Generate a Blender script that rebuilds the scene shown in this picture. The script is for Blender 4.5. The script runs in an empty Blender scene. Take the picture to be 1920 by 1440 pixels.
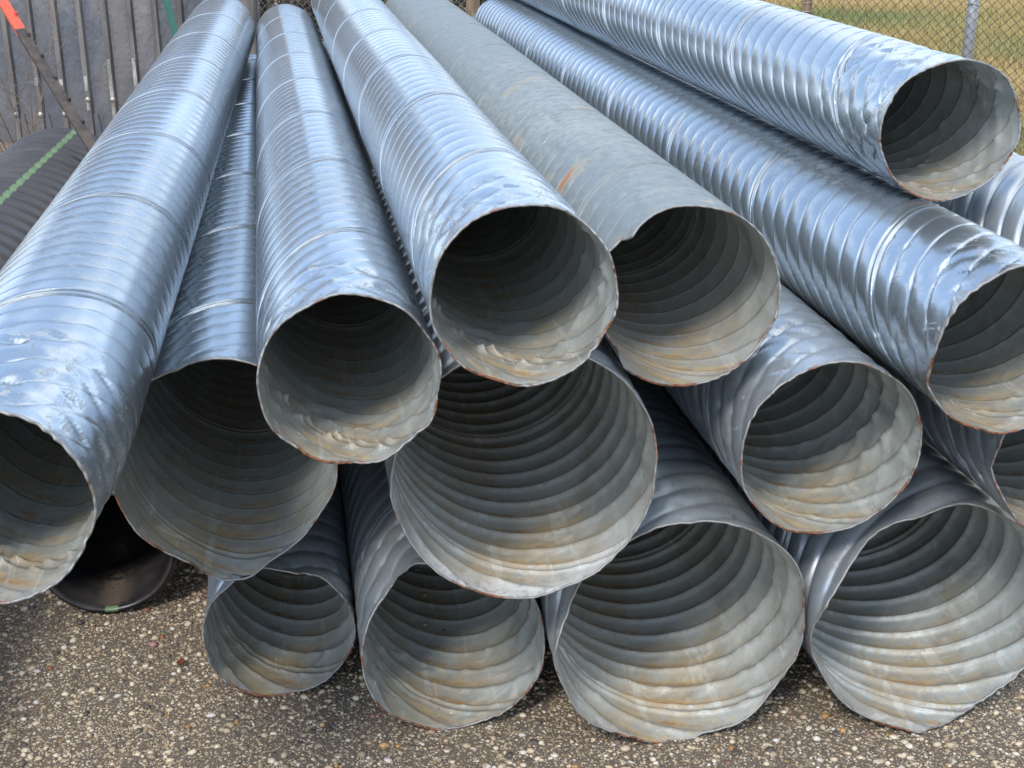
import bpy, bmesh, math, random
import numpy as np
from mathutils import Vector, Matrix, Quaternion
S = bpy.context.scene
COL = S.collection
PI = math.pi
# ------------------------------------------------------------------ camera
F = 2500.0; CAMH = 2.0; VP = (500.0, -255.0)
PITCH = math.atan((720 - VP[1]) / F)
YAW = math.atan((960 - VP[0]) / F * math.cos(PITCH))
FW = Vector((math.sin(YAW) * math.cos(PITCH), math.cos(YAW) * math.cos(PITCH), -math.sin(PITCH)))
RT = Vector((math.cos(YAW), -math.sin(YAW), 0)); UP = RT.cross(FW)
CP = Vector((0, 0, CAMH))
cd = bpy.data.cameras.new('camera'); cam = bpy.data.objects.new('camera', cd); COL.objects.link(cam)
cd.sensor_width = 36; cd.lens = 36 * F / 1920; cd.clip_start = 0.05; cd.clip_end = 2000
cam.location = CP
cam.rotation_euler = (PI / 2 - PITCH, 0, -YAW)
S.camera = cam
S.render.resolution_x = 1024; S.render.resolution_y = 768
# ------------------------------------------------------------------ world and sun
SUN_EL = math.radians(48); SUN_AZ = math.radians(215)   # azimuth clockwise from +Y
w = bpy.data.worlds.new('World'); S.world = w; w.use_nodes = True
nt = w.node_tree; N = nt.nodes; Lk = nt.links; N.clear()
def wn(t, **k):
    n = N.new(t)
    for a, b in k.items(): setattr(n, a, b)
    return n
out = wn('ShaderNodeOutputWorld'); bg = wn('ShaderNodeBackground'); bg.inputs[1].default_value = 0.15
sky = wn('ShaderNodeTexSky', sky_type='NISHITA', sun_disc=False)
sky.sun_elevation = SUN_EL; sky.sun_rotation = SUN_AZ; sky.air_density = 1.0; sky.dust_density = 0.6; sky.ozone_density = 1.5
tc = wn('ShaderNodeTexCoord'); sep = wn('ShaderNodeSeparateXYZ'); Lk.new(tc.outputs['Generated'], sep.inputs[0])
mx = wn('ShaderNodeMath', operation='MAXIMUM'); mx.inputs[1].default_value = 0.0; Lk.new(sep.outputs[2], mx.inputs[0])
ad = wn('ShaderNodeMath', operation='ADD'); ad.inputs[1].default_value = 0.18; Lk.new(mx.outputs[0], ad.inputs[0])
dv = wn('ShaderNodeVectorMath', operation='SCALE'); inv = wn('ShaderNodeMath', operation='DIVIDE'); inv.inputs[0].default_value = 1.0
Lk.new(ad.outputs[0], inv.inputs[1]); Lk.new(tc.outputs['Generated'], dv.inputs[0]); Lk.new(inv.outputs[0], dv.inputs['Scale'])
nz = wn('ShaderNodeTexNoise'); nz.inputs['Scale'].default_value = 1.25; nz.inputs['Detail'].default_value = 7; nz.inputs['Roughness'].default_value = 0.56
nz.inputs['Distortion'].default_value = 0.3
mp = wn('ShaderNodeMapping'); mp.inputs['Location'].default_value = (3.1, 7.4, 0)
Lk.new(dv.outputs[0], mp.inputs[0]); Lk.new(mp.outputs[0], nz.inputs['Vector'])
cr = wn('ShaderNodeMapRange'); cr.inputs[1].default_value = 0.47; cr.inputs[2].default_value = 0.60; cr.inputs[3].default_value = 0.0; cr.interpolation_type = 'SMOOTHSTEP'
Lk.new(nz.outputs[0], cr.inputs[0])
mixc = wn('ShaderNodeMix', data_type='RGBA'); mixc.inputs[7].default_value = (8.0, 8.2, 8.3, 1)
Lk.new(cr.outputs[0], mixc.inputs[0]); veil = wn('ShaderNodeMix', data_type='RGBA'); veil.inputs[0].default_value = 0.5; veil.inputs[7].default_value = (2.4, 3.65, 5.8, 1)
Lk.new(sky.outputs[0], veil.inputs[6]); Lk.new(veil.outputs[2], mixc.inputs[6])
Lk.new(mixc.outputs[2], bg.inputs[0]); Lk.new(bg.outputs[0], out.inputs[0])
sl = bpy.data.lights.new('sun', 'SUN'); so = bpy.data.objects.new('sun', sl); COL.objects.link(so)
sl.energy = 1.5; sl.angle = math.radians(14); sl.color = (1, 0.95, 0.88)
sd = Vector((math.sin(SUN_AZ) * math.cos(SUN_EL), math.cos(SUN_AZ) * math.cos(SUN_EL), math.sin(SUN_EL)))
so.rotation_euler = sd.to_track_quat('Z', 'Y').to_euler()
S.view_settings.view_transform = 'Standard'; S.view_settings.look = 'None'
S.view_settings.exposure = 0.85; S.view_settings.gamma = 1; S.view_settings.use_curve_mapping = False
# ------------------------------------------------------------------ helpers
def ray(x, y): return FW + RT * ((x - 960) / F) + UP * ((720 - y) / F)
def at_y(x, y, Y):
    d = ray(x, y); return CP + d * (Y / d.y)
def at_d(x, y, D): return CP + ray(x, y) * D          # point at depth D along the view axis
def tag(o, label=None, cat=None, group=None, kind=None):
    if label: o['label'] = label
    if cat: o['category'] = cat
    if group: o['group'] = group
    if kind: o['kind'] = kind
    return o
def empty(name, loc, label, cat, group=None):
    o = bpy.data.objects.new(name, None); o.empty_display_size = 0.1; COL.objects.link(o); o.location = loc
    return tag(o, label, cat, group)
def mesh_np(name, V, Fq, mat, parent=None, smooth=True, attrs=None, mats=None, mi=None):
    V = np.asarray(V, dtype=np.float32).reshape(-1, 3); Fq = np.asarray(Fq, dtype=np.int32)
    k = Fq.shape[1]
    me = bpy.data.meshes.new(name); me.vertices.add(len(V)); me.vertices.foreach_set('co', V.ravel())
    me.loops.add(Fq.size); me.loops.foreach_set('vertex_index', Fq.ravel())
    me.polygons.add(len(Fq)); me.polygons.foreach_set('loop_start', np.arange(0, Fq.size, k, dtype=np.int32))
    me.polygons.foreach_set('loop_total', np.full(len(Fq), k, dtype=np.int32))
    me.polygons.foreach_set('use_smooth', np.full(len(Fq), smooth))
    for m in (mats or [mat]): me.materials.append(m)
    if mi is not None: me.polygons.foreach_set('material_index', np.asarray(mi, dtype=np.int32))
    if attrs:
        for a, v in attrs.items():
            if v.ndim == 1:
                at = me.attributes.new(a, 'FLOAT', 'POINT'); at.data.foreach_set('value', v.astype(np.float32))
            else:
                at = me.attributes.new(a, 'FLOAT_VECTOR', 'POINT'); at.data.foreach_set('vector', v.astype(np.float32).ravel())
    me.update(calc_edges=True); me.validate()
    o = bpy.data.objects.new(name, me); COL.objects.link(o)
    if parent: o.parent = parent
    return o
class MB:
    def __init__(s): s.v = []; s.f = []
    def add(s, vs, fs):
        b = len(s.v); s.v += [tuple(v) for v in vs]; s.f += [tuple(i + b for i in f) for f in fs]
    def box(s, c, size, rot=None):
        hx, hy, hz = [q / 2 for q in size]; R = rot or Matrix.Identity(3)
        vs = [Vector(c) + R @ Vector((x * hx, y * hy, z * hz)) for x in (-1, 1) for y in (-1, 1) for z in (-1, 1)]
        s.add(vs, [(0, 1, 3, 2), (4, 6, 7, 5), (0, 4, 5, 1), (2, 3, 7, 6), (0, 2, 6, 4), (1, 5, 7, 3)])
    def tube(s, pts, rad, n=6, cap=True):
        pts = [Vector(p) for p in pts]; m = len(pts)
        rad = rad if isinstance(rad, (list, tuple)) else [rad] * m
        vs = []
        for i, p in enumerate(pts):
            d = (pts[min(i + 1, m - 1)] - pts[max(i - 1, 0)]).normalized()
            a = d.orthogonal().normalized() if i == 0 else (a - d * a.dot(d)).normalized()
            b = d.cross(a)
            vs += [p + (a * math.cos(2 * PI * k / n) + b * math.sin(2 * PI * k / n)) * rad[i] for k in range(n)]
        fs = [(i * n + k, i * n + (k + 1) % n, (i + 1) * n + (k + 1) % n, (i + 1) * n + k) for i in range(m - 1) for k in range(n)]
        if cap: fs += [tuple(range(n - 1, -1, -1)), tuple((m - 1) * n + k for k in range(n))]
        s.add(vs, fs)
    def build(s, name, mat, parent=None, smooth=False):
        me = bpy.data.meshes.new(name); me.from_pydata(s.v, [], s.f); me.materials.append(mat)
        if smooth: me.polygons.foreach_set('use_smooth', [True] * len(me.polygons))
        me.update(); o = bpy.data.objects.new(name, me); COL.objects.link(o)
        if parent: o.parent = parent
        return o
# ------------------------------------------------------------------ material kit
class MK:
    def __init__(s, name):
        s.m = bpy.data.materials.new(name); s.m.use_nodes = True; s.t = s.m.node_tree
        s.N = s.t.nodes; s.L = s.t.links; s.p = s.N['Principled BSDF']; s.out = s.N['Material Output']
        s.co = s.N.new('ShaderNodeTexCoord')
    def n(s, t, **k):
        n = s.N.new(t)
        for a, b in k.items(): setattr(n, a, b)
        return n
    def link(s, a, b): s.L.new(a, b)
    def setin(s, node, idx, v):
        if hasattr(v, 'is_output') or isinstance(v, bpy.types.NodeSocket): s.link(v, node.inputs[idx])
        else: node.inputs[idx].default_value = v
    def scaled(s, sc, vec=None):
        m = s.n('ShaderNodeVectorMath', operation='MULTIPLY'); s.link(vec or s.co.outputs['Object'], m.inputs[0]); m.inputs[1].default_value = sc
        return m.outputs[0]
    def noise(s, scale, detail=4, rough=0.55, vec=None, dist=0.0):
        n = s.n('ShaderNodeTexNoise'); s.link(vec or s.co.outputs['Object'], n.inputs['Vector'])
        n.inputs['Scale'].default_value = scale; n.inputs['Detail'].default_value = detail; n.inputs['Roughness'].default_value = rough
        n.inputs['Distortion'].default_value = dist
        return n.outputs[0]
    def vor(s, scale, feature='F1', vec=None, out='Distance', rnd=1.0):
        n = s.n('ShaderNodeTexVoronoi', feature=feature); s.link(vec or s.co.outputs['Object'], n.inputs['Vector'])
        n.inputs['Scale'].default_value = scale; n.inputs['Randomness'].default_value = rnd
        return n.outputs[out]
    def rng(s, v, a, b, c=0.0, d=1.0, smooth=True):
        n = s.n('ShaderNodeMapRange'); n.interpolation_type = 'SMOOTHSTEP' if smooth else 'LINEAR'
        s.setin(n, 0, v)
        for i, q in zip((1, 2, 3, 4), (a, b, c, d)): n.inputs[i].default_value = q
        return n.outputs[0]
    def math(s, op, a, b=0.0, clamp=False):
        n = s.n('ShaderNodeMath', operation=op); n.use_clamp = clamp; s.setin(n, 0, a); s.setin(n, 1, b); return n.outputs[0]
    def mix(s, f, a, b):
        n = s.n('ShaderNodeMix', data_type='RGBA'); s.setin(n, 0, f)
        for i, v in ((6, a), (7, b)):
            if isinstance(v, tuple): n.inputs[i].default_value = (*v, 1)
            else: s.link(v, n.inputs[i])
        return n.outputs[2]
    def fmix(s, f, a, b):
        n = s.n('ShaderNodeMix', data_type='FLOAT'); s.setin(n, 0, f); s.setin(n, 2, a); s.setin(n, 3, b); return n.outputs[0]
    def ramp(s, v, stops):
        n = s.n('ShaderNodeValToRGB'); s.link(v, n.inputs[0]); e = n.color_ramp.elements
        while len(e) < len(stops): e.new(0.5)
        for i, (p, c) in enumerate(stops): e[i].position = p; e[i].color = (*c, 1)
        return n.outputs[0]
    def attr(s, name): 
        n = s.n('ShaderNodeAttribute', attribute_name=name); return n.outputs['Fac']
    def rand(s): return s.n('ShaderNodeObjectInfo').outputs['Random']
    def set(s, color=None, rough=None, metal=None, spec=None):
        for k, v in (('Base Color', color), ('Roughness', rough), ('Metallic', metal), ('Specular IOR Level', spec)):
            if v is None: continue
            if isinstance(v, tuple): s.p.inputs[k].default_value = (*v, 1)
            elif isinstance(v, (int, float)): s.p.inputs[k].default_value = v
            else: s.link(v, s.p.inputs[k])
    def bump(s, h, strength=0.3, dist=0.01, prev=None):
        b = s.n('ShaderNodeBump'); b.inputs['Strength'].default_value = strength; b.inputs['Distance'].default_value = dist
        s.link(h, b.inputs['Height'])
        if prev is not None: s.link(prev, b.inputs['Normal'])
        s.link(b.outputs[0], s.p.inputs['Normal']); return b.outputs[0]

def zinc_out(name, base=(0.51, 0.57, 0.615), dull=0.0, rust_spots=False, groove_dark=1.0):
    k = MK(name)
    big = k.noise(2.3, 4, 0.6, k.scaled((1, .35, 1)))
    fine = k.noise(38, 5, 0.65)
    streak = k.noise(14, 5, 0.7, k.scaled((1, 0.12, 1)))
    spang = k.vor(55, out='Color')
    sp = k.n('ShaderNodeSeparateColor'); k.link(spang, sp.inputs[0])
    c = k.mix(k.rng(big, .35, .7), base, tuple(q * .70 for q in base))
    c = k.mix(k.math('MULTIPLY', sp.outputs[0], .12), c, tuple(q * .75 for q in base))
    # white storage stain, dusty blotches
    oxide = k.rng(k.math('ADD', k.math('MULTIPLY', fine, .45), k.math('MULTIPLY', big, .55)), .53 - .12 * dull, .68)
    c = k.mix(k.math('MULTIPLY', oxide, .35 + .4 * dull), c, (0.50, 0.53, 0.53) if dull < .9 else (0.34, 0.37, 0.36))
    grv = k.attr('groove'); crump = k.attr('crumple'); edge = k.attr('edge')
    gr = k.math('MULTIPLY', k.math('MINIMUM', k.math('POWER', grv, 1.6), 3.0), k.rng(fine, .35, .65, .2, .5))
    c = k.mix(k.math('MULTIPLY', gr, .55 * groove_dark), c, (0.23, 0.24, 0.24))  # grooves and lock seam coloured darker than the bands between
    # scuffs where the end was re-rolled
    sc = k.noise(26, 6, 0.75, k.scaled((1, .5, 1)), 1.2)
    scf = k.math('MULTIPLY', k.rng(sc, .56, .62), crump)
    c = k.mix(k.math('MULTIPLY', scf, .55), c, (0.30, 0.29, 0.26))
    tanp = k.math('MULTIPLY', k.rng(k.noise(9, 5, 0.7, None, .8), .62, .66), crump)
    c = k.mix(k.math('MULTIPLY', tanp, .55), c, (0.36, 0.33, 0.26))
    white = k.math('MULTIPLY', k.rng(k.noise(170, 2, .5), .69, .73), .5)
    c = k.mix(white, c, (0.8, 0.8, 0.78))
    er = k.math('MULTIPLY', edge, k.rng(k.noise(30, 4, .7), .5, .6))
    c = k.mix(k.math('MULTIPLY', er, .8), c, (0.22, 0.10, 0.05))
    rough = k.fmix(oxide, .19 + .32 * dull, .30 + .32 * dull)
    rough = k.math('ADD', rough, k.math('MULTIPLY', streak, .07))
    rough = k.math('ADD', rough, k.math('MULTIPLY', scf, .25), True)
    met = k.fmix(oxide, .84 - .5 * dull, .66 - .5 * dull)
    met = k.math('SUBTRACT', met, k.math('MULTIPLY', k.math('MAXIMUM', tanp, er), .6), True)
    if rust_spots:
        g = k.attr('rust'); rr = k.math('MULTIPLY', g, k.rng(fine, .3, .65, .4, 1.3), True)
        rc = k.mix(k.rng(rr, .35, .8), (0.36, 0.25, 0.11), (0.36, 0.14, 0.05))
        c = k.mix(k.rng(rr, .03, .75, 0, .9), c, rc); met = k.math('SUBTRACT', met, k.rng(rr, .1, .5), True)
    k.set(color=c, rough=rough, metal=met)
    h = k.math('ADD', k.math('MULTIPLY', k.noise(9, 3, .5), 1.0), k.math('MULTIPLY', fine, .08))
    b = k.bump(h, .10, .006)
    h2 = k.math('ADD', k.noise(420, 2, .6), k.math('MULTIPLY', crump, k.math('MULTIPLY', k.noise(60, 5, .7, None, 1.0), 3.0)))
    k.bump(h2, .07, .0012, b)
    return k.m
def zinc_in(name, warm=1.0, base=(0.45, 0.49, 0.475)):
    k = MK(name)
    big = k.noise(4.5, 5, 0.62, k.scaled((1, .8, 1)), .5)
    fine = k.noise(45, 5, 0.7)
    c = k.mix(k.rng(big, .38, .64), base, tuple(q * .62 for q in base))
    c = k.mix(k.math('MULTIPLY', k.rng(k.noise(12, 6, .75, k.scaled((1, 1.6, 1)), 1.0), .52, .66), .7), c, (0.56, 0.60, 0.60))
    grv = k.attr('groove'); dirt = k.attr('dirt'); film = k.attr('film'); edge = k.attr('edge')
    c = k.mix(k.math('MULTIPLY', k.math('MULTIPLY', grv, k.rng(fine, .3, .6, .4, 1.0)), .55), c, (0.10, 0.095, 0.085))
    f1 = k.math('MULTIPLY', film, k.rng(k.math('ADD', k.math('MULTIPLY', big, .5), k.math('MULTIPLY', fine, .5)), .40, .62, .1, 1.0))
    c = k.mix(k.math('MULTIPLY', f1, .95 * warm, True), c, (0.48, 0.35, 0.18))
    f2 = k.math('MULTIPLY', dirt, k.rng(k.noise(16, 5, .7), .40, .62, 0, 1.3), True)
    c = k.mix(k.math('MULTIPLY', f2, .85 * warm, True), c, (0.34, 0.21, 0.09))
    c = k.mix(k.math('MULTIPLY', k.rng(k.noise(210, 2, .5), .68, .72), .55), c, (0.62, 0.62, 0.58))
    scr = k.rng(k.noise(30, 3, .6, k.scaled((1, .08, .4)), .6), .60, .63)
    c = k.mix(k.math('MULTIPLY', scr, .25), c, (0.62, 0.64, 0.62))
    er = k.math('MULTIPLY', edge, k.rng(k.noise(26, 4, .7), .52, .62))
    c = k.mix(k.math('MULTIPLY', er, .75), c, (0.20, 0.09, 0.045))
    pl = k.math('MULTIPLY', k.attr('pale'), k.rng(fine, .34, .5)); c = k.mix(pl, c, (0.62, 0.62, 0.60))
    cover = k.math('MAXIMUM', f1, f2)
    k.set(color=c, rough=k.math('ADD', k.fmix(cover, .40, .8), k.math('MULTIPLY', big, .12)), metal=k.math('MULTIPLY', k.fmix(cover, .36, .03), 1.0))
    b = k.bump(k.noise(12, 4, .6), .35, .006)
    k.bump(k.math('ADD', k.noise(260, 3, .7), k.math('MULTIPLY', f2, 1.5)), .35, .002, b)
    return k.m
def rim_mat(name):
    k = MK(name)
    n = k.noise(5, 5, .7); f = k.noise(90, 3, .6)
    rust = k.mix(k.rng(f, .4, .6), (0.09, 0.04, 0.022), (0.26, 0.095, 0.04))
    c = k.mix(k.rng(n, .52, .60), (0.34, 0.34, 0.33), rust)
    k.set(color=c, rough=.6, metal=k.rng(n, .52, .6, .7, .05)); k.bump(f, .5, .002)
    return k.m
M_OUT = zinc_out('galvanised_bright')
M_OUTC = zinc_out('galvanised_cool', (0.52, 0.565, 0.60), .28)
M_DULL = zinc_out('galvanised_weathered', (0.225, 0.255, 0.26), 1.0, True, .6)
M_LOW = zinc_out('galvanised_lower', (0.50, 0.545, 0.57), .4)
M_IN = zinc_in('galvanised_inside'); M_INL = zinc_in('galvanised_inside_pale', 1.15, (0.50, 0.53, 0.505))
M_RIM = rim_mat('cut_edge_rust')
k = MK('seam_metal'); k.set(color=k.mix(k.noise(20), (0.62, 0.64, 0.66), (0.42, 0.44, 0.46)), rough=.28, metal=.95); M_SEAM = k.m

# ------------------------------------------------------------------ pipes
def sstep(x, a, b):
    t = np.clip((x - a) / (b - a), 0, 1); return t * t * (3 - 2 * t)
def pinterp(phi, pts):
    """periodic interpolation of (deg, value) points over phi (radians)"""
    if not pts: return np.zeros_like(phi)
    pts = sorted((p % 360, v) for p, v in pts)
    xs = np.array([p for p, _ in pts] ); ys = np.array([v for _, v in pts])
    xs = np.concatenate([[xs[-1] - 360], xs, [xs[0] + 360]]); ys = np.concatenate([[ys[-1]], ys, [ys[0]]])
    return np.interp(np.degrees(phi) % 360, xs, ys)
class Field:
    """smooth random field, periodic in phi"""
    def __init__(s, rs, n, kphi, ks):
        s.k = rs.randint(-kphi, kphi + 1, n); s.q = rs.uniform(-ks, ks, n); s.p = rs.uniform(0, 2 * PI, n); s.a = 1 / math.sqrt(n / 2)
    def __call__(s, ss, ph):
        r = np.zeros(np.broadcast(ss, ph).shape)
        for k, q, p in zip(s.k, s.q, s.p): r += np.sin(k * ph + q * ss + p)
        return r * s.a
class PipeShape:
    def __init__(s, R, L, seed, lead=.77, nr=9, amp=.0075, phase=0., crump=.42, cramp=1.0, taper=.0, cuts=(), rads=(), jag=.8, flare=0.0, oval=.006, gw=.055, sag=.04, calm=.78, sq=0.0):
        s.sq = sq
        s.gw = gw; s.sag = sag; s.calm = calm
        rs = np.random.RandomState(seed)
        s.R, s.L, s.lead, s.nr, s.amp, s.phase, s.crump, s.cramp, s.taper, s.cuts, s.rads, s.jag = R, L, lead, nr, amp, phase, crump, cramp, taper, cuts, rads, jag
        s.pitch = lead / nr; s.flare = flare; s.oval = oval
        s.f1 = Field(rs, 7, 5, 26); s.f2 = Field(rs, 9, 16, 80); s.f3 = Field(rs, 6, 3, 3); s.f4 = Field(rs, 12, 34, 150); s.fc = Field(rs, 6, 9, 0.01); s.fj = Field(rs, 10, 60, 0.01)
        s.ov = rs.uniform(0, PI); s.n2 = int(rs.choice([6, 8, 8])); s.ph2 = rs.uniform(0, 1)
    def cut(s, ph):
        return pinterp(ph, s.cuts) + s.jag * (.0045 * s.fc(0, ph) + .0015 * s.fj(0, ph)) + .02
    def prof(s, ss, ph):
        T = (ss + s.lead * ph / (2 * PI)) / s.pitch + s.phase
        i = np.floor(T).astype(int) % s.nr; t = T - np.floor(T)
        g = np.exp(-((t - .5) / s.gw) ** 2)
        tw = max(1.3, .0056 / s.amp) * (np.exp(-((t - .36) / .08) ** 2) + np.exp(-((t - .66) / .08) ** 2))
        seam = (i == s.nr - 1)
        gg = np.where(seam, tw, g)
        crown = .5 - .5 * np.cos(2 * PI * (t - .5)); crown = np.where(seam, .75, crown)
        return T, t, gg, crown, seam
    def radius(s, ss, ph):
        c = s.cut(ph); d = ss - c
        w = 1 - sstep(d + .05 * s.f1(ss, ph), s.crump * .45, s.crump)
        T, t, g, crown, seam = s.prof(ss, ph)
        calm = 1 - s.calm * np.exp(-np.clip(d, 0, 9) / .045)
        r = s.R - (s.amp * g * (1 - .30 * w) + s.sag * s.amp * (1 - crown) * (1 + 1.5 * w)) * calm
        # re-rolled end: shallow rings crossing the helix, with sharp opposite creases
        p2 = .070
        T2 = (ss * 1.0 - s.n2 * p2 * ph / (2 * PI)) / p2 + s.ph2 + .10 * s.f1(ss, ph)
        t2 = T2 - np.floor(T2); rid = np.exp(-(np.abs(t2 - .5) / .11) ** 1.3)
        mod = np.clip(.55 + .6 * s.f2(ss, ph), 0, 1.3)
        facet = np.abs(((T2 * .5 + .25 * s.f1(ss, ph)) % 1) - .5) * 2
        dent = np.clip(s.f2(ss, ph) - .75, 0, 2)
        r = r - w * s.cramp * calm * (.0042 * rid * mod * (1 - .45 * np.clip(-np.sin(ph), 0, 1)) + .0026 * rid * g + .0034 * facet + .0028 * dent * (.3 + rid) + .00022 * s.f4(ss, ph))
        r = r - s.taper * s.R * (1 - sstep(d, .0, s.crump * .8))
        r = r + s.sq * s.R * np.cos(2 * ph) + s.oval * s.R * np.cos(2 * (ph - s.ov)) * (.4 + .6 * np.exp(-d / 1.0)) + .0015 * s.f3(ss, ph)
        r = r + (pinterp(ph, s.rads) + .0022 * s.jag * s.fc(1, ph + 1)) * np.exp(-np.clip(d, 0, 9) / .10) + s.flare * np.exp(-np.clip(d, 0, 9) / .035)
        return r, g, crown, w, d
def build_shell(S_, off, urows, ncol, cutshift=0.0):
    k_ = int(np.argmin(np.abs(urows - (.42 + S_.lead * .75)))); k_ = min(k_, len(urows) - 2)
    V1, F1, A1 = build_part(S_, off, urows[:k_ + 1], ncol); V2, F2, A2 = build_part(S_, off, urows[k_:], ncol // 2)
    return np.concatenate([V1, V2]), np.concatenate([F1, F2 + len(V1)]), {q: np.concatenate([A1[q], A2[q]]) for q in A1}
def build_part(S_, off, urows, ncol, cutshift=0.0):
    ph = -PI / 2 + np.linspace(0, 2 * PI, ncol + 1)
    U = urows[:, None]; P = ph[None, :]
    s = U - S_.lead * P / (2 * PI); c = S_.cut(P) + cutshift
    lo = s <= c; hi = s >= S_.L
    s = np.clip(s, c, S_.L)
    # the last column must equal the first: keep phi, fields are periodic, helix closes by the lead
    r, g, crown, w, d = S_.radius(s, P + 0 * s)
    r = r - off
    X = r * np.cos(P); Z = r * np.sin(P)
    V = np.stack([X, s, Z], -1)
    m, n = s.shape
    idx = np.arange(m * n).reshape(m, n)
    a, b, cc, dd = idx[:-1, :-1], idx[:-1, 1:], idx[1:, 1:], idx[1:, :-1]
    skip = (lo[:-1, :-1] & lo[:-1, 1:] & lo[1:, 1:] & lo[1:, :-1]) | (hi[:-1, :-1] & hi[:-1, 1:] & hi[1:, 1:] & hi[1:, :-1])
    Fq = np.stack([a, b, cc, dd], -1)[~skip]
    used = np.zeros(m * n, bool); used[Fq.ravel()] = True
    remap = np.cumsum(used) - 1
    V = V.reshape(-1, 3)[used]; Fq = remap[Fq]
    at = {k_: v.reshape(-1)[used] for k_, v in dict(g=g, crown=crown, w=w, d=d, ph=P + 0 * s, s=s).items()}
    return V, Fq, at
def urows_for(S_, zones):
    """zones: list of (s_end, rows per pitch)"""
    u = -S_.lead * .25 - 1e-4; rows = [u]; p = S_.pitch
    # rows aligned to the groove phase
    i = math.floor(rows[0] / p + S_.phase)
    for s_end, n in zones:
        while rows[-1] < s_end + S_.lead * .75:
            if n >= 12: ts = [.0, .1, .19, .27, .34, .40, .44, .47, .5, .53, .56, .60, .66, .73, .81, .9] if i % S_.nr != S_.nr - 1 else [.03, .14, .21, .27, .31, .335, .36, .385, .42, .47, .55, .60, .635, .66, .685, .715, .76, .82, .9]
            elif n >= 5: ts = [.0, .36, .43, .465, .5, .535, .57, .64] if i % S_.nr != S_.nr - 1 else [.05, .22, .29, .325, .36, .395, .45, .57, .625, .66, .695, .73, .80]
            else: ts = list((np.arange(n) + .1) / n)
            rows += [(i + t - S_.phase) * p for t in ts]; i += 1
    rows = [rows[0]] + [r for r in rows[1:] if r > rows[0]]
    return np.array([r for r in rows if r <= S_.L + S_.lead * .75 + .1])
PIPES = []
def pipe(name, label, near, far, R, seed, lower=False, mout=None, min_=None, group='galvanised corrugated pipes in the stack', rustspots=(), seam=True, ncol=136, pale=0.0, **kw):
    near = Vector(near); far = Vector(far); ax = far - near; L = ax.length
    sh = PipeShape(R, L, seed, **kw)
    ay = ax.normalized(); axx = ay.cross(Vector((0, 0, 1))).normalized(); az = axx.cross(ay)
    root = empty(name, near, label, 'pipe', group)
    root.rotation_mode = 'QUATERNION'; root.rotation_quaternion = Matrix((axx, ay, az)).transposed().to_quaternion()
    PIPES.append((near, far, R, label))
    zo = [(.42, 13), (L + 1, 7)] if not lower else [(.42, 12), (1.7, 6), (L + 1, 2)]
    V, Fq, A = build_shell(sh, 0, urows_for(sh, zo), ncol)
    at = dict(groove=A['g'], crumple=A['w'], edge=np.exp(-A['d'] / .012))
    if rustspots:
        g = np.zeros(len(V))
        for s0, p0, ls, lp, a_ in rustspots:
            dp = (A['ph'] - math.radians(p0) + PI) % (2 * PI) - PI
            sk = A['s'] - s0 + sh.lead * dp / (2 * PI)
            g = np.maximum(g, a_ * np.exp(-(sk / ls) ** 2 - (dp * R / lp) ** 2))
        at['rust'] = g
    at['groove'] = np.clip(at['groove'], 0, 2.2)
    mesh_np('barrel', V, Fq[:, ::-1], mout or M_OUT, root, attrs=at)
    zi = [(.42, 13), (1.6, 6), (L + 1, 1)]
    V, Fq, A = build_shell(sh, .003, urows_for(sh, zi), ncol)
    dph = np.abs((A['ph'] + PI / 2 + PI) % (2 * PI) - PI)
    t = A['crown']
    T, tt, g2, _, seamf = sh.prof(A['s'], A['ph'])
    low = np.exp(-(dph / .30) ** 2) * np.exp(-((np.abs(tt - .5) - .30) / .13) ** 2) * (tt > .5)
    flm = np.exp(-(dph / 1.05) ** 2) * (.42 + .58 * np.clip(np.exp(-((tt - .86) / .22) ** 2) + np.exp(-((tt + .14) / .22) ** 2), 0, 1))
    # deeper smooth liner so coarse rows never cross the outer skin
    deep = sstep(A['s'], 1.3, 2.0) * .018
    rr = np.hypot(V[:, 0], V[:, 2]); f_ = (rr - deep) / rr; V[:, 0] *= f_; V[:, 2] *= f_
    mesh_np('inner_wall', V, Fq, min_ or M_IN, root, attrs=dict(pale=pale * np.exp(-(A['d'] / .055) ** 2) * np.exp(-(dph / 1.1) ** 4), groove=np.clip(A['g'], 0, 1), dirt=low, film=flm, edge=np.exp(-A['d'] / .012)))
    # cut edge: a folded, slightly thick ring
    n = ncol * 2; ph = np.linspace(0, 2 * PI, n, endpoint=False); c = sh.cut(ph); r, *_ = sh.radius(c, ph)
    rs = np.random.RandomState(seed + 5)
    burr = .0012 * rs.rand(n) * (1 + 2 * (rs.rand(n) > .93)); prof = [(.0005, .003), (.0007, -.0004), (-.0012, -.0010), (-.0035, -.0006), (-.0034, .003)]
    Vr = np.concatenate([np.stack([(r + a_) * np.cos(ph), c + b_ - burr * (b_ < 0), (r + a_) * np.sin(ph)], -1) for a_, b_ in prof])
    i = np.arange(n); j = (i + 1) % n
    Fr = np.concatenate([np.stack([q * n + i, q * n + j, (q + 1) * n + j, (q + 1) * n + i], -1) for q in range(len(prof) - 1)])
    mesh_np('cut_edge', Vr, Fr, M_RIM, root)
    # far ring
    r, *_ = sh.radius(np.full(72, L), np.linspace(0, 2 * PI, 72, endpoint=False)); ph = np.linspace(0, 2 * PI, 72, endpoint=False)
    i = np.arange(72); j = (i + 1) % 72
    Vr = np.concatenate([np.stack([(r + a_) * np.cos(ph), 0 * r + L + b_, (r + a_) * np.sin(ph)], -1) for a_, b_ in ((.001, -.004), (.001, .001), (-.022, .001), (-.022, -.004))])
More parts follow.
